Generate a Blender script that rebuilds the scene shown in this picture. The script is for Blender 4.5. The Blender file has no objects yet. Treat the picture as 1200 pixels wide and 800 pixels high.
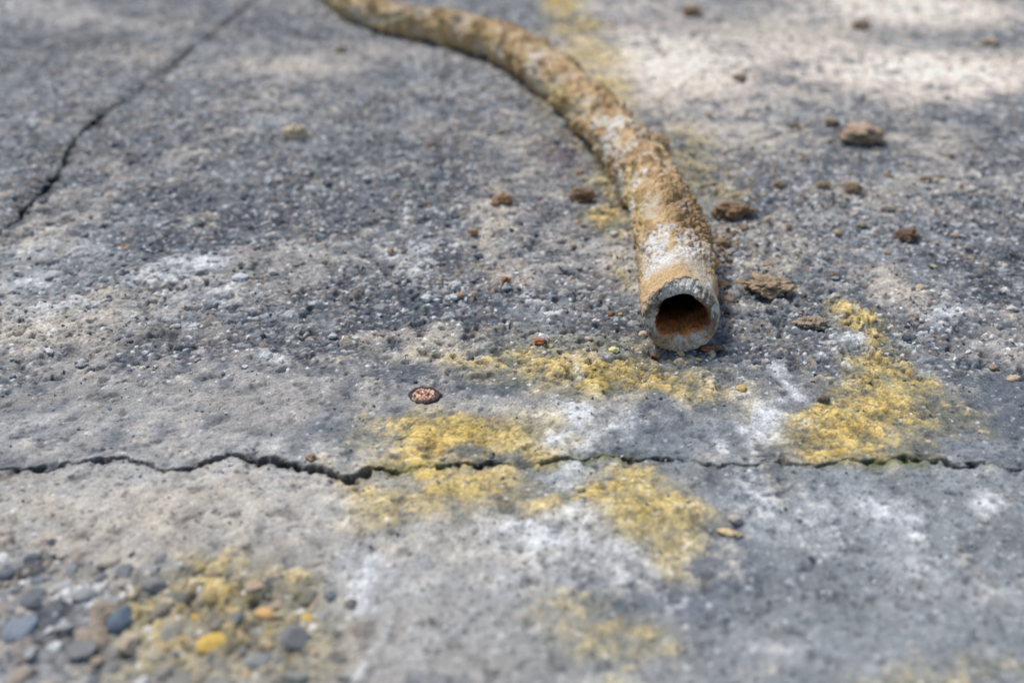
import bpy, math, numpy as np
from mathutils import Vector, noise as mn
rng=np.random.default_rng(7)
F=np.float32
# ---------------------------------------------------------------- layout helpers
FPX=1167.0; CAMH=0.217; PITCH=math.radians(29.4)
cp,sp=math.cos(PITCH),math.sin(PITCH)
def g(u,v,z=0.0):
    """ground (plane height z) coordinates in metres under an image pixel, cast from the camera"""
    a=(u-600)/FPX; b=(v-400)/FPX
    down=sp+b*cp; fwd=cp-b*sp
    t=(CAMH-z)/down
    return (a*t, fwd*t)
def mpp(u,v):
    b=(v-400)/FPX
    return CAMH/(sp+b*cp)/FPX
def lin(c):
    c=np.array(c,dtype=np.float64)/255.0
    return np.where(c<=0.04045,c/12.92,((c+0.055)/1.055)**2.4).astype(F)
def sst(a,b,x):
    t=np.clip((x-a)/(b-a),0,1); return t*t*(3-2*t)
# ---------------------------------------------------------------- noise
T=rng.random((512,512)).astype(F)
def vn(x,y,seed):
    xi=np.floor(x); yi=np.floor(y)
    fx=(x-xi).astype(F); fy=(y-yi).astype(F)
    xi=xi.astype(np.int64)+seed*37; yi=yi.astype(np.int64)+seed*91
    fx=fx*fx*(3-2*fx); fy=fy*fy*(3-2*fy)
    x0=xi&511; x1=(xi+1)&511; y0=yi&511; y1=(yi+1)&511
    a=T[x0,y0]*(1-fx)+T[x1,y0]*fx
    b=T[x0,y1]*(1-fx)+T[x1,y1]*fx
    return (a*(1-fy)+b*fy)*2-1
def fbm(x,y,size,octv,seed,gain=0.5):
    s=1.0/size; amp=1.0; tot=0; out=0
    for o in range(octv):
        ca,sa=math.cos(0.7*o+seed),math.sin(0.7*o+seed)
        out=out+amp*vn((x*ca-y*sa)*s,(x*sa+y*ca)*s,seed*5+o*3+1)
        tot+=amp; amp*=gain; s*=2.03
    return out/tot*1.6
RJ=[rng.random((512*512)).astype(F) for _ in range(6)]
def worley(x,y,cell,seed,rmin,rmax):
    X=(x/cell).astype(np.float64)+seed*13.3; Y=(y/cell).astype(np.float64)+seed*7.7
    xi=np.floor(X).astype(np.int64); yi=np.floor(Y).astype(np.int64)
    best=np.full(X.shape,9.0,F); bid=np.zeros(X.shape,np.int64)
    for dx in (-1,0,1):
        for dy in (-1,0,1):
            cx=xi+dx; cy=yi+dy
            idx=((cx+seed*29)&511)*512+((cy+seed*53)&511)
            px=(cx+RJ[0][idx]-X).astype(F); py=(cy+RJ[1][idx]-Y).astype(F)
            an=RJ[2][idx]*3.14; ca=np.cos(an); sa=np.sin(an)
            qx=(px*ca+py*sa)*(0.8+0.5*RJ[4][idx]); qy=(-px*sa+py*ca)*1.15
            k=RJ[5][idx]*0.8-0.4
            d=np.maximum(np.maximum(np.abs(qx+k*qy),np.abs(qy-0.3*k*qx)),np.abs(qx*0.72-qy*0.72)+0.25*k*qx)/(rmin+(rmax-rmin)*RJ[3][idx])
            m=d<best
            best=np.where(m,d,best); bid=np.where(m,idx,bid)
    return best,bid
def mix(c,t,m):
    return c+(t-c)*m[...,None]
# ---------------------------------------------------------------- mesh helpers
def grid_faces(nr,nc,wrap=False):
    r=np.arange(nr-1)[:,None]
    c=np.arange(nc if wrap else nc-1)[None,:]
    c2=(c+1)%nc
    f=np.stack([r*nc+c, r*nc+c2,(r+1)*nc+c2,(r+1)*nc+c],-1)
    return f.reshape(-1,4)
def make_mesh(name,co,faces,col,mat,smooth=True):
    k=faces.shape[1]
    me=bpy.data.meshes.new(name)
    me.vertices.add(len(co)); me.vertices.foreach_set('co',np.ascontiguousarray(co,dtype=F).ravel())
    me.loops.add(faces.size); me.loops.foreach_set('vertex_index',faces.astype(np.int32).ravel())
    me.polygons.add(len(faces))
    me.polygons.foreach_set('loop_start',(np.arange(len(faces))*k).astype(np.int32))
    me.polygons.foreach_set('use_smooth',np.full(len(faces),smooth,dtype=bool))
    me.update(calc_edges=True)
    at=me.color_attributes.new(name='Col',type='FLOAT_COLOR',domain='POINT')
    c4=np.ones((len(co),4),F); c4[:,:3]=np.clip(col,0.004,0.85)
    at.data.foreach_set('color',c4.ravel())
    me.materials.append(mat)
    ob=bpy.data.objects.new(name,me); bpy.context.scene.collection.objects.link(ob)
    return ob
def vmat(name,rough=0.85,spec=0.3,scale=1500,bump=0.3,bdist=0.0004,var=0.25,scale2=350):
    m=bpy.data.materials.new(name); m.use_nodes=True; nt=m.node_tree; N=nt.nodes; L=nt.links
    b=N['Principled BSDF']; b.inputs['Specular IOR Level'].default_value=spec
    at=N.new('ShaderNodeAttribute'); at.attribute_name='Col'
    tc=N.new('ShaderNodeTexCoord')
    n1=N.new('ShaderNodeTexNoise'); n1.inputs['Scale'].default_value=scale; n1.inputs['Detail'].default_value=3
    n2=N.new('ShaderNodeTexNoise'); n2.inputs['Scale'].default_value=scale2; n2.inputs['Detail'].default_value=5
    L.new(tc.outputs['Object'],n1.inputs['Vector']); L.new(tc.outputs['Object'],n2.inputs['Vector'])
    mr=N.new('ShaderNodeMapRange'); mr.inputs['From Min'].default_value=0.3; mr.inputs['From Max'].default_value=0.7
    mr.inputs['To Min'].default_value=1-var; mr.inputs['To Max'].default_value=1+var
    L.new(n1.outputs['Fac'],mr.inputs['Value'])
    vm=N.new('ShaderNodeVectorMath'); vm.operation='SCALE'
    L.new(at.outputs['Color'],vm.inputs[0]); L.new(mr.outputs['Result'],vm.inputs['Scale'])
    L.new(vm.outputs['Vector'],b.inputs['Base Color'])
    r2=N.new('ShaderNodeMapRange'); r2.inputs['From Min'].default_value=0.3; r2.inputs['From Max'].default_value=0.7
    r2.inputs['To Min'].default_value=rough-0.12; r2.inputs['To Max'].default_value=min(1,rough+0.1)
    L.new(n2.outputs['Fac'],r2.inputs['Value']); L.new(r2.outputs['Result'],b.inputs['Roughness'])
    ad=N.new('ShaderNodeMath'); ad.operation='ADD'; L.new(n1.outputs['Fac'],ad.inputs[0]); L.new(n2.outputs['Fac'],ad.inputs[1])
    bp=N.new('ShaderNodeBump'); bp.inputs['Strength'].default_value=bump; bp.inputs['Distance'].default_value=bdist
    L.new(ad.outputs[0],bp.inputs['Height']); L.new(bp.outputs['Normal'],b.inputs['Normal'])
    return m
# ---------------------------------------------------------------- ground grid
def axis(parts):
    return np.concatenate(parts)
def grow(start,step,gr1,lim1,gr2,lim2):
    out=[];p=start;s=step
    while p<lim2:
        p+=s; out.append(p); s*= gr1 if p<lim1 else gr2
    return np.array(out)
xr=grow(0.30,0.0007,1.008,0.9,1.07,70.0)
xs=axis([-xr[::-1],np.arange(-0.30,0.3001,0.0007),xr])
yn=grow(0.0,0.0009,1.03,0.3,1.08,30.0)
ys=axis([(0.14-yn)[::-1],np.arange(0.14,0.272,0.0008),np.arange(0.272,0.312,0.00042),np.arange(0.3122,0.56,0.0007),
         grow(0.56,0.0008,1.005,1.3,1.07,90.0)])
X,Y=np.meshgrid(xs,ys); X=X.astype(F);Y=Y.astype(F)
print('GRID',X.shape,X.size)
wx=X+0.010*fbm(X,Y,0.025,4,1,0.6); wy=Y+0.011*fbm(X,Y,0.025,4,2,0.6)
nA=fbm(X,Y,0.10,4,4); nB=fbm(X,Y,0.035,4,5); nC=fbm(X,Y,0.008,3,6); nD=fbm(X,Y,0.003,2,7)
grain=rng.random(X.shape).astype(F)*2-1
def blob(u,v,ru,rv,rot=0.0,soft=0.15,hi=1.35):
    cx,cy=g(u,v); m=mpp(u,v); rx=ru*m
    ry=abs(g(u,v-rv)[1]-g(u,v+rv)[1])/2
    dx=wx-cx; dy=wy-cy
    if rot:
        r=math.radians(rot); dx,dy=dx*math.cos(r)+dy*math.sin(r),-dx*math.sin(r)+dy*math.cos(r)
    d=np.sqrt((dx/rx)**2+(dy/ry)**2)
    return 1-sst(soft,hi,d)
def blobs(lst,soft=0.15,hi=1.35):
    o=np.zeros(X.shape,F)
    for a in lst:
        w=a[4] if len(a)>4 else 1.0; r=a[5] if len(a)>5 else 0
        o=np.maximum(o,w*blob(a[0],a[1],a[2],a[3],r,soft,hi))
    return o
def path(pts,jx=0.0,jn=0.0,size=0.012):
    P=np.array([g(*p) for p in pts]); 
    px=X+jx*fbm(X,Y,size,4,11,0.65); py=Y+jn*fbm(X,Y,size,4,12,0.65)
    best=np.full(X.shape,9.0,F)
    for i in range(len(P)-1):
        ax,ay=P[i];bx,by=P[i+1]; ex,ey=bx-ax,by-ay
        t=np.clip(((px-ax)*ex+(py-ay)*ey)/(ex*ex+ey*ey),0,1)
        d=np.hypot(px-ax-t*ex,py-ay-t*ey); best=np.minimum(best,d)
    return best
crackpts=[(-900,560),(-400,540),(-120,556),(0,550),(60,549),(100,541),(150,538),(185,548),(215,546),(250,538),(270,530),(290,537),(330,545),(370,550),(405,560),(430,556),(450,546),(480,547),(530,543),(600,543),(650,537),(700,536),(740,539),(800,536),(850,546),(870,543),(910,540),(960,542),(1010,541),(1040,540),(1060,536),(1100,540),(1150,543),(1200,543),(1400,538),(2000,555)]
crP=np.array([g(*p) for p in crackpts])
ycr=np.interp(X[0],crP[:,0],crP[:,1]).astype(F)[None,:]+0*Y
dc=path(crackpts,0.0018,0.0030,0.008)
crack2=[(-260,520),(-120,400),(-60,330),(0,270),(30,245),(58,220),(66,205),(74,185),(95,155),(120,132),(150,115),(172,98),(205,76),(215,60),(255,35),(282,12),(330,-30),(400,-60)]
dc2=path(crack2,0.004,0.004,0.016)
near=sst(0.003,-0.003,Y-ycr)      # 1 on the near slab
yb=g(600,452)[1]
rough=sst(-0.016,0.03,wy-yb+0.010*nB+0.008*nA)
stz=blobs([(60,740,330,90),(270,730,150,60),(0,660,120,40)])
stz=stz*sst(-0.6,0.4,nB+stz)
roughn=rough*(1-near)+near*(0.16+0.7*stz)+0.12*(1-rough)*(1-near)
# stones
d0,i0=worley(X,Y,0.0115,4,0.30,0.55)
d1,i1=worley(X,Y,0.0066,1,0.26,0.56)
d2,i2=worley(X,Y,0.0034,2,0.25,0.58)
d3,i3=worley(X,Y,0.0019,3,0.25,0.60)
def cap(d): return np.clip((1-d)*2.2,0,1)**0.6
s0=cap(d0)*(RJ[1][i0]>0.45)*stz*near
s1=cap(d1)*(RJ[1][i1]>0.45); s2=cap(d2)*(RJ[1][i2]>0.3); s3=cap(d3)
patch=sst(-0.5,0.5,nA+0.5*nB)
amp=roughn*(0.50+0.50*patch)
H=amp*(0.0007*s1*(0.3+RJ[4][i1])+0.0008*s2*(0.3+RJ[4][i2])+0.0004*s3)+0.0012*s0*(0.4+RJ[4][i0])
H+=0.0012*nA*sst(0,0.02,np.abs(Y-ycr))+0.0009*nB*(0.4+0.6*roughn)+0.0008*nC*(0.3+0.8*roughn)+0.00028*nD
pit=sst(0.45,0.9,fbm(X,Y,0.005,3,9))
H-=0.0018*pit*(0.3+roughn)
H+=0.00016*grain*(0.6+roughn)
# cracks
lr=sst(0.03,-0.05,X)
wid=(0.00050+0.00038*lr)+0.0006*vn(X/0.018,Y/0.018,31)*(0.5+lr)+0.0004*vn(X/0.005,Y/0.005,32)
wid=np.maximum(wid,0.00026)
ck=1-sst(0.5,1.3,dc/wid)
chip=(1-sst(0.4,1.0,dc/0.005))*sst(0.25,0.7,vn(X/0.006,Y/0.006,33))
H-=0.006*ck+0.0012*chip
H-=0.0003*near*(1-ck); H+=0.0006*(1-sst(0,0.014,dc))*nC
wid2=np.maximum(0.0010+0.0010*vn(X/0.03,Y/0.03,34)+0.0007*vn(X/0.008,Y/0.008,36),0.0005)
wid2=wid2+0.003*blob(64,210,14,12)
ck2=1-sst(0.5,1.3,dc2/wid2)
H-=0.006*ck2+0.0014*(1-sst(0.0,0.014,dc2))
H-=0.0012*blob(497,463,26,13)
fade=1-sst(1.5,6.0,np.hypot(X,Y)); H=H*fade
# ---------------------------------------------------------------- ground colour
def C(*c): return lin(c)
Zc=np.zeros(X.shape+(3,),F)
col=Zc+C(84,89,95)
col=mix(col,C(122,125,127),sst(-0.6,0.8,nA+0.3*nC))
def stonecol(ids):
    a=RJ[2][ids]; b=RJ[4][ids]; c=RJ[0][ids]
    o=np.zeros(ids.shape+(3,),F)+C(97,103,110)
    o=mix(o,C(60,67,76),(a<0.33).astype(F))
    o=mix(o,C(142,144,144),(a>0.60).astype(F))
    o=mix(o,C(202,201,197),(a>0.87).astype(F))
    o=mix(o,C(152,132,114),((b>0.82)&(a<0.86)).astype(F))
    return o*(0.80+0.40*c[...,None])
col=mix(col,stonecol(i2),sst(0.05,0.5,s2)*0.85*np.clip(amp+0.15,0,1))
col=mix(col,stonecol(i1),sst(0.05,0.5,s1)*0.75*np.clip(amp,0,1))
col=mix(col,stonecol(i3),sst(0.1,0.6,s3)*0.6*np.clip(0.3+roughn,0,1)*(1-0.6*np.maximum(s1,s2)))
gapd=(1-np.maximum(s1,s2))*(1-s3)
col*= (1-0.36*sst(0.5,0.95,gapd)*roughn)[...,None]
band=(1-rough)*(1-near)
bc=mix(Zc+C(98,104,110),C(152,151,147),sst(-0.6,0.8,nB+0.5*nA+0.3*nC))
col=mix(col,bc,band*0.75)
left=sst(0.06,-0.12,X)
ncl=mix(Zc+C(136,139,139),C(170,161,147),np.clip(left*0.9+0.5*nA,0,1))
ncl=mix(ncl,C(82,91,103),sst(0.0,0.8,nB+0.7*nA+0.25*nC)*(0.88-0.5*left))
ncl=mix(ncl,C(192,191,187),sst(0.0,0.9,fbm(X,Y,0.03,5,21,0.65))*0.6)
col=mix(col,ncl,near*(1-0.7*stz)*0.82)
col=mix(col,stonecol(i0),sst(0.05,0.5,s0)*0.8)
dust=sst(0.0,1.0,fbm(X,Y,0.07,5,15,0.6)+0.35*nC+0.06)*(1-near)
col=mix(col,C(178,170,159),dust*0.62*(1-0.4*s1*amp))
haze=sst(-0.1,0.9,fbm(X,Y,0.022,4,18,0.6))
col=mix(col,C(168,171,171),haze*0.38*(1-0.4*s2))
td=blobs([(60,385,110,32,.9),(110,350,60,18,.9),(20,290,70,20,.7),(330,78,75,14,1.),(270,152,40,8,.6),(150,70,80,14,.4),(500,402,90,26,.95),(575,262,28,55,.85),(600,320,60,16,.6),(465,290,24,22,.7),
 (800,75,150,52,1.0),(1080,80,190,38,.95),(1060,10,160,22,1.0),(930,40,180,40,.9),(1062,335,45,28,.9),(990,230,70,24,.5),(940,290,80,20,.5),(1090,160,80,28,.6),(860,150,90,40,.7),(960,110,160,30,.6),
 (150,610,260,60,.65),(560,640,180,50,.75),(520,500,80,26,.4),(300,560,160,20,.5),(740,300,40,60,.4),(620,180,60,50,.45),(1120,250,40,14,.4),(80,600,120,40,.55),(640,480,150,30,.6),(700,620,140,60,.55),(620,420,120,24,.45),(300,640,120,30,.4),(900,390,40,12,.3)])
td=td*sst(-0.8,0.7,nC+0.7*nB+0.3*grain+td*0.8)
col=mix(col,C(196,185,167),td*0.78)  # tan dust; its upper-right blobs also help paint in the sun dapples
sun_dapple=blobs([(770,70,150,50,1.0),(1085,85,180,34,1.0),(1060,10,160,24,1.0),(740,12,110,14,.4),(930,60,120,20,.6),(800,150,40,14,.35)])  # sunlit dapples painted into the ground colour as pale warm patches
col=mix(col,C(244,226,208),sun_dapple*0.88*sst(-1.0,0.5,nC+1.0*nB+sun_dapple*0.35))
dk=blobs([(40,470,160,26,.75),(230,400,140,22,.7),(660,182,50,22,.8),(1110,720,120,50,.65),(1190,610,80,30,.55),(330,478,140,18,.6),(880,515,120,22,.6),(120,700,60,24,.5),(700,255,24,18,.5),(330,60,40,8,.3),(480,150,120,40,.4),(900,560,120,18,.5),(1150,500,60,24,.6),(950,690,80,30,.5),(1000,640,30,20,.5),(860,420,60,14,.5),(120,170,110,50,.5),(400,330,90,30,.4),(1140,330,60,30,.35),(300,230,90,30,.3),(700,370,50,24,.5),(380,780,90,30,.45),(100,60,160,30,.5),(930,440,40,14,.4),(250,30,120,20,.4)])
col=mix(col,col*0.48,dk*sst(-0.8,0.5,nB+0.5*nC))
col=mix(col,C(96,78,92),blob(655,183,45,14)*0.4)
# paint ---------------------------------------------------------
fine=0.60*nC+0.45*nD+0.28*grain+0.50*nB+0.45*(s2-0.5)*(1-near)+0.30*(s3-0.5)
yl=[(545,412,60,16,.55),(620,418,95,26,.72,-8),(700,432,110,32,.84,-12),(790,452,85,22,.72,-10),(850,455,44,12,.5),
 (545,513,125,30,1.1),(470,535,80,17,.85),(610,525,60,18,.8),(530,573,145,38,.72),(480,600,90,30,.5),(725,568,80,30,.74),(770,600,60,36,.78),(790,638,36,26,.68),(640,580,60,30,.5),
 (1000,372,40,14,.7),(1035,398,34,28,.68),(1050,440,44,44,.72),(1040,478,68,36,.80),(985,505,80,30,.92),(1090,485,55,34,.48),(1030,520,80,17,.5),
 (270,720,130,64,.50),(330,705,74,40,.52),(200,760,94,46,.46),(340,765,70,30,.4),(700,755,105,46,.40),(650,720,64,32,.33),(1080,788,100,16,.36),(1180,775,46,18,.4),
 (655,4,26,14,.95),(672,30,38,24,.66),(692,65,46,34,.66),(708,105,40,32,.66),(722,180,40,64,.66),(718,250,28,26,.78),(815,190,34,60,.5),(640,110,26,30,.4),(742,330,16,20,.4)]
yb_=blobs(yl,0.0,1.6)
halo=np.clip(yb_*1.35,0,1)
hc=mix(Zc+C(140,136,98),C(182,171,122),sst(-.5,.5,nC))
col=mix(col,hc,halo*0.56)
ym=sst(0.10,1.35,yb_*1.15+fine*0.46)
yc=mix(Zc+C(204,160,54),C(226,190,100),sst(-.6,.9,nC+0.3*grain))
yc=mix(yc,C(186,164,84),sst(-0.2,0.7,nB)*0.6)
col=mix(col,yc,ym*0.80)
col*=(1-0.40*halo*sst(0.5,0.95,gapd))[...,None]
wl=[(676,498,12,42,1.0,0),(665,545,14,18,.85),(885,488,32,34,.95),(868,520,28,16,.6),(921,462,12,24,.75),(938,470,9,16,.5),(610,622,68,18,.95,8),(650,600,40,14,.65),(405,672,22,34,.75),(440,688,22,36,.85),(445,740,14,28,.75),(418,760,16,22,.6),
 (1020,605,28,30,.7),(1045,640,48,24,.6),(1130,570,30,24,.55),(1000,395,26,12,.95),(225,312,38,16,.9),(170,318,24,18,.65),(62,362,55,13,.6),(95,365,30,16,.5),(640,365,16,8,.7),(465,290,18,20,.6),(900,570,20,36,.5),(1108,372,26,11,.7),(500,300,16,26,.5),(20,330,80,14,.55),(560,755,60,20,.45),(310,410,30,8,.7),(680,440,10,30,.5),(480,760,60,24,.4),(800,700,70,30,.35),(930,600,70,24,.4),(390,600,70,18,.3),(660,640,130,44,.45),(700,510,80,24,.5),(330,520,90,14,.4),(60,300,90,20,.4),(240,350,60,14,.35),(820,450,40,14,.35),(590,400,40,8,.35)]
wb=blobs(wl,0.0,1.8)
wm=sst(0.18,1.25,wb*1.05+fine*0.46)
col=mix(col,C(190,191,190),np.clip(wb,0,1)*0.5)
col=mix(col,C(220,221,219),wm*0.64)
col=mix(col,C(140,108,74),blob(582,488,26,9)*0.45)
# speckles
sk=RJ[5][i3]; cap3=sst(0.2,0.6,s3)  # mask over the finest stones, for pale and dark specks
col=mix(col,C(220,219,214),((sk>0.955)*cap3*(0.35+0.6*roughn)).astype(F))
col=mix(col,C(44,49,56),((sk<0.11)*cap3*(0.5+0.3*roughn)).astype(F))
col=mix(col,C(46,50,56),pit*0.38)
col*=(1+0.25*grain*(0.6+0.4*roughn)+0.13*nD+0.10*nC)[...,None]
col=mix(col,C(46,44,40),np.clip((1-sst(0.6,2.6,dc/wid))*0.75+chip*0.35,0,1))
col=mix(col,C(46,47,46),np.clip((1-sst(0.6,2.4,dc2/wid2))*0.8+0.3*(1-sst(0.0,0.012,dc2)),0,1))
col=mix(col,C(112,118,52),(1-sst(0.5,1,dc/0.004))*blobs([(480,548,60,20),(690,540,60,20),(1040,541,60,20)])*0.5)
col=col*np.array([0.99,0.985,0.98],F)
col=np.clip(col,0.01,0.8)
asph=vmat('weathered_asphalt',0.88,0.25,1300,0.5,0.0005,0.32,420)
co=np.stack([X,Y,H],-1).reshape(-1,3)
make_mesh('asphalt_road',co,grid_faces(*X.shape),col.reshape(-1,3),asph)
def samp(A,x,y):
    j=np.clip(np.searchsorted(xs,x),0,len(xs)-1); i=np.clip(np.searchsorted(ys,y),0,len(ys)-1)
    return A[i,j]
def hz(x,y): return samp(H,x,y)
roughG=roughn
# ---------------------------------------------------------------- icosphere templates
import bmesh
def ico(sub):
    bm=bmesh.new(); bmesh.ops.create_icosphere(bm,subdivisions=sub,radius=1.0)
    v=np.array([p.co[:] for p in bm.verts],F); f=np.array([[p.index for p in q.verts] for q in bm.faces],np.int64); bm.free()
    return v,f
def n3(P,scale,octv=3,seed=0,gain=0.5):
    o=np.empty(len(P),F); off=Vector((seed*3.1,seed*1.7,seed*5.3))
    for i,p in enumerate(P):
        q=Vector((float(p[0])*scale,float(p[1])*scale,float(p[2])*scale))+off
        a=1.0;t=0.0
        for k in range(octv):
            t+=a*mn.noise(q); q=q*2.07; a*=gain
        o[i]=t
    return o
def pebbles(name,x,y,r,colr,mat,sub=1,embed=0.25,flat=(0.45,0.8),smooth=False,jit=0.22,cuts=3,cut=0.55,cvar=0.1):
    v,f=ico(sub); n=len(x); V=len(v)
    P=np.repeat(v[None],n,0)
    P=P*(1+jit*(rng.random((n,V,1))*2-1))
    sc=np.stack([r*(0.8+0.5*rng.random(n)),r*(0.7+0.35*rng.random(n)),r*(flat[0]+(flat[1]-flat[0])*rng.random(n))],-1)
    for k in range(cuts):
        d=rng.normal(size=(n,1,3)); d/=np.linalg.norm(d,axis=-1,keepdims=True)
        h=(P*d).sum(-1,keepdims=True); P=P-d*np.maximum(h-cut-0.15*rng.random((n,1,1)),0)
    P=P*sc[:,None,:]
    a=rng.random(n)*6.283; ca=np.cos(a)[:,None];sa=np.sin(a)[:,None]
    tx=(rng.random(n)-0.5)[:,None]*0.6
    px=P[...,0]*ca-P[...,1]*sa; py=P[...,0]*sa+P[...,1]*ca; pz=P[...,2]+px*tx
    Z=hz(x,y)+sc[:,2]*(1-2*embed)*0.8
    co=np.stack([px+x[:,None],py+y[:,None],pz+Z[:,None]],-1).reshape(-1,3)
    faces=(f[None]+(np.arange(n)*V)[:,None,None]).reshape(-1,3)
    cc=np.repeat(colr[:,None,:],V,1)*(1-cvar+2*cvar*rng.random((n,V,1)))
    return make_mesh(name,co,faces,cc.reshape(-1,3),mat,smooth)
stone_m=vmat('crushed_stone',0.8,0.3,1500,0.35,0.0003,0.25,500)
pal=np.array([C(92,99,107),C(124,128,130),C(70,77,86),C(156,156,153),C(208,207,202),C(154,138,120),C(176,164,146),C(104,110,118)])
N=60000
x=rng.uniform(-1.0,1.0,N); y=rng.uniform(0.25,1.9,N)
keep=rng.random(N)<samp(roughG,x,y)*(0.25+0.75*samp(patch,x,y))*np.clip(1.3-y*0.4,0.3,1)
x=x[keep];y=y[keep];n=len(x)
r=np.clip(np.exp(rng.normal(math.log(0.00082),0.48,n)),0.0004,0.0032)
r=np.minimum(r,0.0005+0.0040*samp(roughG,x,y)**2)
ci=rng.choice(len(pal),n,p=[.18,.18,.12,.17,.13,.07,.07,.08]); cr=pal[ci]*(0.78+0.44*rng.random((n,1)))
pm=samp(yb_,x,y); isy=(rng.random(n)<pm*0.40)
cr=np.where(isy[:,None],C(198,166,88)*(0.75+0.4*rng.random((n,1))),cr)
pebbles('loose_gravel',x,y,r,cr,stone_m,1,0.35)
N=5000; x=rng.uniform(-0.4,0.4,N); y=rng.uniform(0.15,0.345,N); n=N
r=np.clip(np.exp(rng.normal(math.log(0.00038),0.4,n)),0.0002,0.0014)
cr=pal[rng.choice(len(pal),n)]*(0.8+0.5*rng.random((n,1)))
pebbles('grit',x,y,r,cr,stone_m,1,0.3)
# exposed aggregate bottom-left
N=2600; uu=rng.uniform(-300,420,N); vv=rng.uniform(630,900,N)
pts=[]
sizes=np.sort(np.clip(np.exp(rng.normal(math.log(0.0018),0.45,N)),0.0008,0.0046))[::-1]
pts.append((*g(251,756),0.0048)); pts.append((*g(28,742),0.0058)); pts.append((*g(146,730),0.0052)); pts.append((*g(78,686),0.0030)); pts.append((*g(100,702),0.0036)); pts.append((*g(312,722),0.0028)); pts.append((*g(357,727),0.0028)); pts.append((*g(225,722),0.0026))
for i in range(N):
    gx,gy=g(uu[i],vv[i]); rr=float(sizes[i])
    lim=max(0,(uu[i]-150)/250)
    if vv[i]<648+50*lim or rng.random()<0.35+0.5*lim: continue
    if all((gx-a)**2+(gy-b)**2>((rr+c)*0.92)**2 for a,b,c in pts): pts.append((gx,gy,rr))
A=np.array(pts); n=len(A)
cr=pal[rng.choice(len(pal),n,p=[.20,.2,.08,.14,.06,.1,.12,.10])]*(0.85+0.3*rng.random((n,1)))
cr=cr*0.75+0.25*C(140,136,128)
pm=samp(yb_,A[:,0],A[:,1]); am=np.clip(pm*1.3,0,0.75)*rng.random(n)
tgt=np.array([C(200,166,88),C(194,158,108),C(170,158,106)])[rng.integers(0,3,n)]
cr=cr+(tgt-cr)*am[:,None]; cr[0]=C(204,168,84); cr[1]=C(126,133,140); cr[2]=C(92,103,114); cr[5]=C(200,160,104); cr[6]=C(202,166,84); cr[7]=C(196,162,84)
pebbles('exposed_aggregate',A[:,0],A[:,1],A[:,2],cr,stone_m,4,0.58,(0.35,0.6),False,0.004,8,0.62,0.15)
soil_m=vmat('dry_soil',0.95,0.1,1200,0.6,0.0005,0.3,300)
cl=[]
for (u,v,su,sv,k) in [(848,290,12,14,90),(838,345,10,14,40),(760,400,60,14,20),(900,250,60,20,50),(820,420,40,8,14),(960,230,80,26,60),(1000,180,60,20,40),(860,200,40,30,50),(700,230,30,16,36),(940,350,50,20,36),(800,130,60,30,40),(640,150,20,20,20),(590,240,40,14,14),(1080,300,60,40,36),(1000,60,120,40,60),(620,340,160,60,24)]:
    uu=rng.normal(u,su,k); vv=rng.normal(v,sv,k)
    cl+= [g(a,b) for a,b in zip(uu,vv)]
cl=np.array(cl); n=len(cl)
r=np.clip(np.exp(rng.normal(math.log(0.0010),0.5,n)),0.0005,0.0032)
cr=np.array([C(164,142,114),C(134,110,84),C(184,166,138)])[rng.integers(0,3,n)]*(0.8+0.4*rng.random((n,1)))
pebbles('soil_crumbs',cl[:,0],cl[:,1],r,cr,soil_m,2,0.25,(0.5,0.8),False,0.12)
# ---------------------------------------------------------------- individual clods & stones
def clod(name,u,v,w,hr,color,seed,mat=soil_m,sub=5,lump=0.35,depth=0.8,dark=0.4,rot=0.0,freq=1.4):
    R=w*mpp(u,v)/2; vtx,f=ico(sub)
    nn=n3(vtx,freq,4,seed,0.6); n2=n3(vtx,5.0,3,seed+9,0.65)
    P=vtx*(1+lump*nn*1.6+0.15*n2)[:,None]
    a=math.radians(rot)
    P=P*np.array([1,depth,hr],F)
    P=np.stack([P[:,0]*math.cos(a)-P[:,1]*math.sin(a),P[:,0]*math.sin(a)+P[:,1]*math.cos(a),P[:,2]],-1)
    P*=R/max(1e-6,np.abs(P[:,0]).max())
    hx,hy=g(u,v,R*hr*0.6)
    low=P[:,2].min()*0.62
    P=P+np.array([hx,hy,float(hz(np.array([hx]),np.array([hy]))[0])-low],F)
    c=lin(color)*1.15; cc=np.repeat(c[None],len(P),0)
    t=np.clip(0.5+1.1*n2+0.7*nn,0,1)[:,None]
    cc=cc*(1-dark*(1-t))
    return make_mesh(name,P,f,cc,mat,True)
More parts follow.
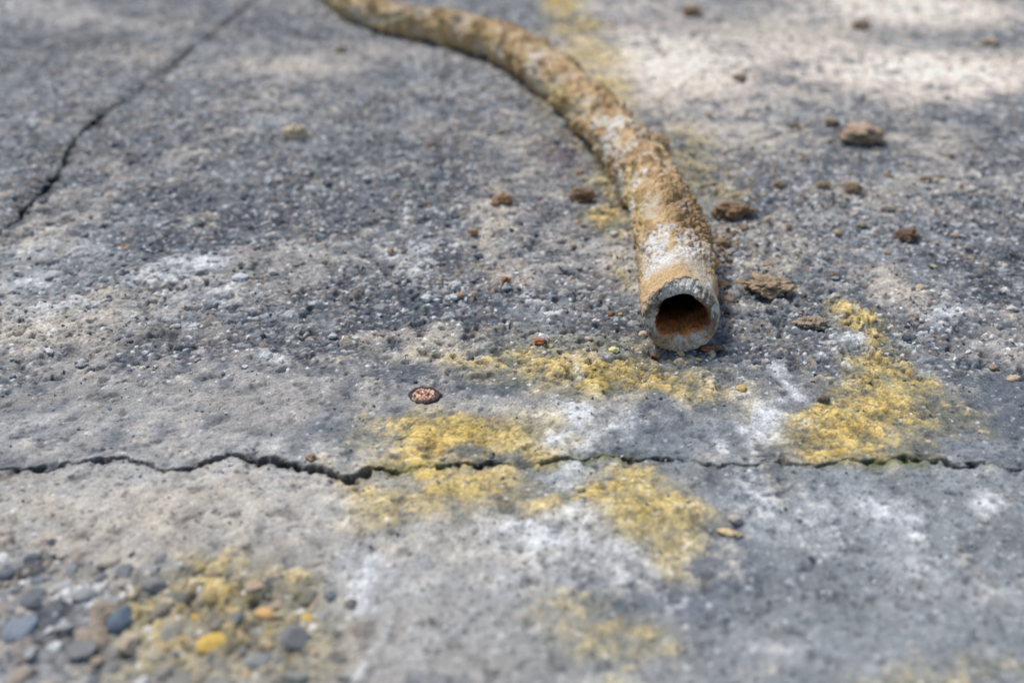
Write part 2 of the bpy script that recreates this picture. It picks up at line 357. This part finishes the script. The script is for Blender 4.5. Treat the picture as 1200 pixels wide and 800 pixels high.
cl=[('dirt_clod',345,153,38,.65,(222,200,166),1),('dirt_clod',590,234,26,.55,(166,134,100),2),('dirt_clod',682,226,34,.6,(138,114,88),3),
('dirt_clod',1008,158,62,.45,(178,154,128),4),('dirt_clod',860,246,54,.45,(142,118,92),5),('dirt_clod',1001,221,24,.9,(158,136,112),6),
('dirt_clod',1063,274,33,.6,(130,104,84),7),('dirt_clod',900,338,64,.38,(166,144,116),8),('dirt_clod',952,377,48,.40,(160,142,122),9),
('dirt_clod',965,218,18,.7,(160,142,118),10),('dirt_clod',1041,244,18,.6,(186,174,156),11),('dirt_clod',144,283,18,.6,(180,146,106),12),
('dirt_clod',555,275,16,.6,(164,134,98),13),('dirt_clod',914,216,18,.6,(150,134,114),14),('dirt_clod',505,168,14,.6,(160,134,102),15),
('dirt_clod',400,58,18,.5,(180,160,134),16),('dirt_clod',866,92,24,.5,(160,140,118),17),('dirt_clod',975,146,20,.5,(150,130,108),18),
('dirt_clod',848,290,22,.5,(142,120,96),19),('dirt_clod',845,353,14,.6,(150,128,102),20),('dirt_clod',838,408,20,.5,(140,118,100),21),
('dirt_clod',965,468,16,.6,(122,108,94),22),('dirt_clod',365,537,18,.5,(160,134,112),23),('dirt_clod',1010,30,26,.5,(160,138,116),24),('dirt_clod',810,14,26,.4,(160,136,110),25),('dirt_clod',1165,430,14,.5,(170,146,120),26),('dirt_clod',1160,50,30,.4,(186,166,142),27),
('dirt_clod',930,150,14,.5,(150,130,106),28),('dirt_clod',1085,210,16,.5,(160,140,116),29),('dirt_clod',1010,265,14,.5,(160,142,120),31)]
for c in cl: clod(*c,sub=5 if c[3]>30 else 4)
for i,c in enumerate([(500,350,16,.6,(196,196,190)),(645,363,18,.5,(204,202,194)),(282,327,22,.4,(188,190,190)),(318,277,16,.6,(196,186,176)),(862,608,18,.6,(172,162,148)),
 (1190,439,20,.5,(186,164,134)),(870,455,16,.5,(190,162,106)),(320,320,12,.6,(176,176,172)),(205,383,14,.5,(170,160,150)),(390,395,12,.5,(180,180,176)),(560,300,12,.5,(90,98,108)),(1110,180,18,.5,(150,140,128)),(1188,360,16,.5,(190,184,172)),(270,375,12,.5,(84,90,100)),(720,275,12,.5,(190,186,178)),(245,150,14,.5,(176,168,156)),(430,210,12,.5,(180,178,172)),(480,240,12,.5,(196,194,188)),(720,408,14,.5,(214,202,140)),(1120,275,14,.5,(170,150,130)),(95,430,12,.5,(150,148,144)),(690,395,10,.5,(180,170,150)),(680,572,12,.5,(200,190,150))]):
    clod('pebble',*c,100+i,mat=stone_m,sub=3,lump=0.25,dark=0.2,freq=0.9)
rust_m=vmat('rust',0.85,0.25,1500,0.7,0.0006,0.4,500)
clod('rust_flake',633,400,17,.5,(184,120,80),61,mat=rust_m,sub=4,lump=0.4)
clod('rust_flake',592,332,14,.5,(184,136,96),62,mat=rust_m,sub=4,lump=0.4)
clod('rust_flake',538,348,12,.5,(186,150,112),65,mat=rust_m,sub=4,lump=0.4)
clod('rust_flake',828,412,14,.4,(160,104,76),63,mat=rust_m,sub=4,lump=0.4)
clod('rust_flake',790,408,14,.3,(176,124,90),66,mat=rust_m,sub=4,lump=0.4)
clod('wood_chip',855,624,30,.22,(206,182,138),64,mat=soil_m,sub=4,lump=0.22,depth=0.42,dark=0.25,rot=-25)
def nail_head(u,v,w):
    R=w*mpp(u,v)/2; nr=44; na=120
    t=np.linspace(0,1,nr)[:,None]; a=(np.arange(na)/na*6.28318)[None,:]
    rad=R*(1.0-t)*(1+0.03*np.sin(3*a+1)+0.03*np.sin(7*a))
    z=np.where(t<0.10,t/0.10*0.0013,np.where(t<0.3,0.0013-0.0007*(t-0.10)/0.20,0.0006))+0*a
    px=rad*np.cos(a); py=rad*np.sin(a)*0.95
    P=np.stack([px,py,z],-1).reshape(-1,3)
    nn=n3(P,1100,3,5); crust=np.clip(0.75+2.4*nn,0,1)*np.repeat(sst(0.26,0.36,t[:,0]).astype(F),na)
    P[:,2]+=crust*0.0010+0.0002*nn
    x0,y0=g(u,v); P+=np.array([x0,y0,float(np.median(hz(x0+np.linspace(-R,R,9),y0+0*np.linspace(-R,R,9))))+0.0003])
    cc=np.repeat(C(74,62,58)[None],len(P),0); cc=mix(cc,C(228,182,154),crust.astype(F)); cc=mix(cc,C(180,108,72),(sst(0.0,0.3,-nn)*crust).astype(F))
    make_mesh('nail_head',P,grid_faces(nr,na,True),cc,rust_m,True)
nail_head(497,463,40)
# ---------------------------------------------------------------- corroded pipe
R0=0.0162
pc=[(798,374),(793,330),(788,300),(776,250),(757,203),(730,165),(692,125),(654,92),(614,64),(565,43),(512,29),(464,20),(424,7),(398,-8),(365,-30),(310,-48),(240,-60)]
W=np.array([g(u,v,R0) for u,v in pc])
pts=[]
Pp=np.vstack([2*W[0]-W[1],W,2*W[-1]-W[-2]])
for i in range(1,len(Pp)-2):
    p0,p1,p2,p3=Pp[i-1],Pp[i],Pp[i+1],Pp[i+2]
    for t in np.linspace(0,1,40,endpoint=False):
        pts.append(0.5*((2*p1)+(-p0+p2)*t+(2*p0-5*p1+4*p2-p3)*t*t+(-p0+3*p1-3*p2+p3)*t**3))
pts=np.array(pts+[W[-1]])
for _ in range(60): pts[1:-1]=(pts[:-2]+pts[2:]+2*pts[1:-1])/4
L=np.concatenate([[0],np.cumsum(np.hypot(*np.diff(pts,axis=0).T))])
tot=L[-1]; print('PIPE LEN',tot)
def at(s):
    return np.interp(s,L,pts[:,0]),np.interp(s,L,pts[:,1])
NA=260
th=np.arange(NA)/NA*2*math.pi
rings=[]
ri,ro=0.0104,R0
for s in np.linspace(0.16,0.0036,90): rings.append((s,ri,0))
for k in range(1,9):
    a=k/8*math.pi/2; rings.append((0.0036-0.0023*math.sin(a),ri+0.0010*(1-math.cos(a)),0.5))
for k in range(1,18): rings.append((0.0013-0.0005*math.sin(k/18*3.14),ri+0.0010+(ro-0.0016-ri-0.0010)*k/18,1))
for k in range(0,9):
    a=k/8*math.pi/2; rings.append((0.0013+0.0016*(1-math.cos(a)),ro-0.0016+0.0016*math.sin(a),1.5))
s=0.0029
while s<tot:
    s+=0.0005 if s<0.25 else 0.0009; rings.append((min(s,tot),ro,2))
rings.append((tot,ro*0.5,3)); rings.append((tot,0.0001,3))
rg=np.array(rings); nr=len(rg)
S=np.repeat(rg[:,0][:,None],NA,1); RR=np.repeat(rg[:,1][:,None],NA,1); K=np.repeat(rg[:,2][:,None],NA,1); TH=np.repeat(th[None],nr,0)
cx,cy=at(rg[:,0]); 
ex,ey=at(np.minimum(rg[:,0]+0.004,tot)); bx,by=at(np.maximum(rg[:,0]-0.004,0))
tx,ty=ex-bx,ey-by; q=np.hypot(tx,ty); tx/=q;ty/=q
sx,sy=ty,-tx
def cyl(scale,octv,seed,gain=0.55,k=1.0):
    P=np.stack([np.cos(TH)*RR,np.sin(TH)*RR,S*k],-1).reshape(-1,3)
    return n3(P,scale,octv,seed,gain).reshape(S.shape)
nbig=cyl(45,2,1,0.55,0.6); nmid=cyl(150,4,2,0.55,0.65); nfin=cyl(520,3,3); nx=cyl(1300,2,5); nch=cyl(230,4,6,0.6,0.7)
nlum=cyl(60,3,14,0.6,0.7)
out=(K>=1.5)
mudw=sst(0.006,0.040,S+0.014*nbig)
side=np.cos(TH); top=np.sin(TH)
mud=np.clip(sst(-0.60,-0.02,nbig+0.7*nmid+0.22*side+0.04)*mudw,0,1)
heavy=np.clip(np.exp(-((S-0.085)/0.045)**2)*sst(-0.1,0.6,side*0.9+top*0.45)*sst(-0.2,0.1,nch+0.18),0,1)
heavy=np.maximum(heavy,0.75*sst(0.05,0.30,nlum)*sst(0.06,0.18,S)*sst(-0.15,0.10,nch))
crumb=np.clip(nfin,-1,1)
flake=sst(0.02,0.08,nch+0.1*nfin)
disp=np.where(out,0.0007*mud*flake+0.0008*mud*(0.6+0.7*nmid)+0.0030*heavy*(0.6+0.7*nch+0.30*crumb)+0.0006*nmid+0.00022*crumb*(0.5+mud)+0.0022*nlum*sst(0.02,0.1,S)+0.0012*nbig*sst(0.02,0.1,S)+0.00010*nx,0)
disp=np.where(K==1.5,disp*np.clip((RR-(ro-0.0016))/0.0016,0,1),disp)
ins=(K<=1.0)
dep=sst(-0.2,-1.0,np.sin(TH))*0.0013+0.0013*nmid+0.0008*crumb
edge=np.where(K<1,1.0,np.clip(1-(RR-ri-0.0010)/0.0032,0,1))
mouth=0.0008*np.cos(2*TH-0.9)+0.0007*np.cos(3*TH+0.8)+0.0004*np.cos(5*TH)-0.0002
disp=np.where(ins,(-dep*np.where(K==0,1,0.9)+mouth)*edge,disp)
r=RR+disp
r=r*(1+0.02*np.cos(2*TH+0.4))
r=np.where(out,r*(1-0.12*sst(0.15,0.7,S)),r)
tilt=0.20
pz=(R0*(1-0.10*sst(0.15,0.7,S)))*0.985+r*np.sin(TH)
px=cx[:,None]+sx[:,None]*r*np.cos(TH); py=cy[:,None]+sy[:,None]*r*np.cos(TH)
sh=np.exp(-S/0.02)*tilt*(r*np.sin(TH)); 
facen=np.where((K>0)&(K<2),(0.0022*nmid+0.0012*crumb+0.0004*nx),0)
facen=facen+np.where((K>=1)&(K<=2),0.0026*sst(0.3,0.9,np.cos(TH-1.15))*sst(ri+0.002,ro,RR)*np.exp(-np.maximum(S-0.003,0)/0.004),0)
px=px+tx[:,None]*(sh+facen); py=py+ty[:,None]*(sh+facen)
pz=pz+0.0015*np.sin(S*14+0.5)*sst(0.05,0.2,S)+0.0003
bare=np.zeros(S.shape+(3,),F)+C(190,176,152)
bare=mix(bare,C(214,206,190),sst(0.0,0.35,nmid+0.3*nfin).astype(F))
bare=mix(bare,C(192,158,112),sst(-0.25,0.35,nbig*1.2+0.35*side+0.28+0.3*nfin).astype(F)*0.88)
mudc=np.zeros_like(bare)+C(198,168,124)
mudc=mix(mudc,C(166,136,98),sst(-.1,.4,nmid+0.6*nfin).astype(F))
mudc=mix(mudc,C(216,192,152),sst(0.0,.5,-nmid+0.4*nbig).astype(F)*0.65)
pcx=mix(bare,mudc,mud.astype(F))
pcx=mix(pcx,C(154,124,88),heavy.astype(F)*0.85)
pcx=mix(pcx,C(124,98,70),(sst(0.15,0.4,-nfin)*0.4*mud).astype(F))
wp=sst(0.20,0.36,cyl(62,4,8,0.6,0.65)+0.12*(-side))*sst(0.012,0.03,S)*(0.35+0.65*sst(0.35,0.2,S))
pcx=mix(pcx,C(214,212,206),(wp*0.88*sst(-0.25,0.1,nfin+0.12)*(1-0.7*heavy)).astype(F))
pcx=mix(pcx,C(170,156,88),(0.32*sst(0.5,0.95,-side)*sst(-0.1,0.25,cyl(40,2,12))*sst(0.04,0.08,S)).astype(F))
fc=np.zeros_like(bare)+C(174,168,156)
fc=mix(fc,C(206,202,192),sst(-0.1,0.3,nmid+0.5*nfin).astype(F)); fc=mix(fc,C(112,102,90),sst(0.05,0.30,-nmid+0.5*nfin).astype(F)*0.85)
fc=mix(fc,C(184,146,102),(sst(-0.2,0.9,-top)*0.7*sst(-.2,.2,nfin)).astype(F))
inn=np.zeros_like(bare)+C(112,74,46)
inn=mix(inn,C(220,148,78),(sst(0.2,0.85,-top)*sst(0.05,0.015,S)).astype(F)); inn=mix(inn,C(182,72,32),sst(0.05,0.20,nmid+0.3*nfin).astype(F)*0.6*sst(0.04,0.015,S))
inn=mix(inn,C(22,18,15),sst(0.008,0.028,S).astype(F)*0.92)  # shade of the hollow painted into the bore colour, darker further in
inn=mix(inn,C(38,30,24),sst(0.0,0.6,top-0.3*side).astype(F)*0.85)  # shade along the bore's upper left, painted in as well
rim=np.clip((RR-(ro-0.0016))/0.0016,0,1)
fcf=mix(fc,bare,(rim*0.6).astype(F))
pcx=np.where((K>=0.5)[...,None]&(K<=1.5)[...,None],fcf,pcx)
pcx=np.where((K<0.5)[...,None],inn,pcx)
blend=np.clip((K==0.5)*(1-(RR-ri)/0.0010),0,1)
pcx=mix(pcx,inn,blend.astype(F))
pcx=pcx*(1+0.22*nx[...,None])
pipe_m=vmat('corroded_lead_with_mud',0.88,0.2,1400,0.7,0.0006,0.25,380)
P=np.stack([px,py,pz],-1).reshape(-1,3)
make_mesh('corroded_pipe',P,grid_faces(nr,NA,True),pcx.reshape(-1,3),pipe_m,True)
# ---------------------------------------------------------------- light, sky, camera
sc=bpy.context.scene
w=bpy.data.worlds.new('World'); sc.world=w; w.use_nodes=True
nt=w.node_tree; bg=nt.nodes['Background']; sky=nt.nodes.new('ShaderNodeTexSky'); sky.sky_type='NISHITA'; sky.sun_disc=False
EL=58; AZ=-42
sky.sun_elevation=math.radians(EL); sky.sun_rotation=math.radians(AZ); sky.dust_density=1.2
nt.links.new(sky.outputs[0],bg.inputs['Color']); bg.inputs['Strength'].default_value=0.15
ld=bpy.data.lights.new('sun','SUN'); ld.energy=3.3; ld.angle=math.radians(24); ld.color=(1,0.97,0.93)
lo=bpy.data.objects.new('sun',ld); sc.collection.objects.link(lo)
d=Vector((math.sin(math.radians(AZ))*math.cos(math.radians(EL)),math.cos(math.radians(AZ))*math.cos(math.radians(EL)),math.sin(math.radians(EL))))
lo.rotation_euler=d.to_track_quat('Z','Y').to_euler()
cd=bpy.data.cameras.new('camera'); cam=bpy.data.objects.new('camera',cd); sc.collection.objects.link(cam)
cam.location=(0,0,CAMH); cam.rotation_euler=(math.pi/2-PITCH,0,0)
cd.lens=35; cd.sensor_width=36; cd.clip_start=0.01; cd.clip_end=300
cd.dof.use_dof=True; cd.dof.focus_distance=0.425; cd.dof.aperture_fstop=5.6; cd.dof.aperture_blades=9
sc.camera=cam
sc.view_settings.view_transform='Standard'; sc.view_settings.look='None'; sc.view_settings.exposure=0
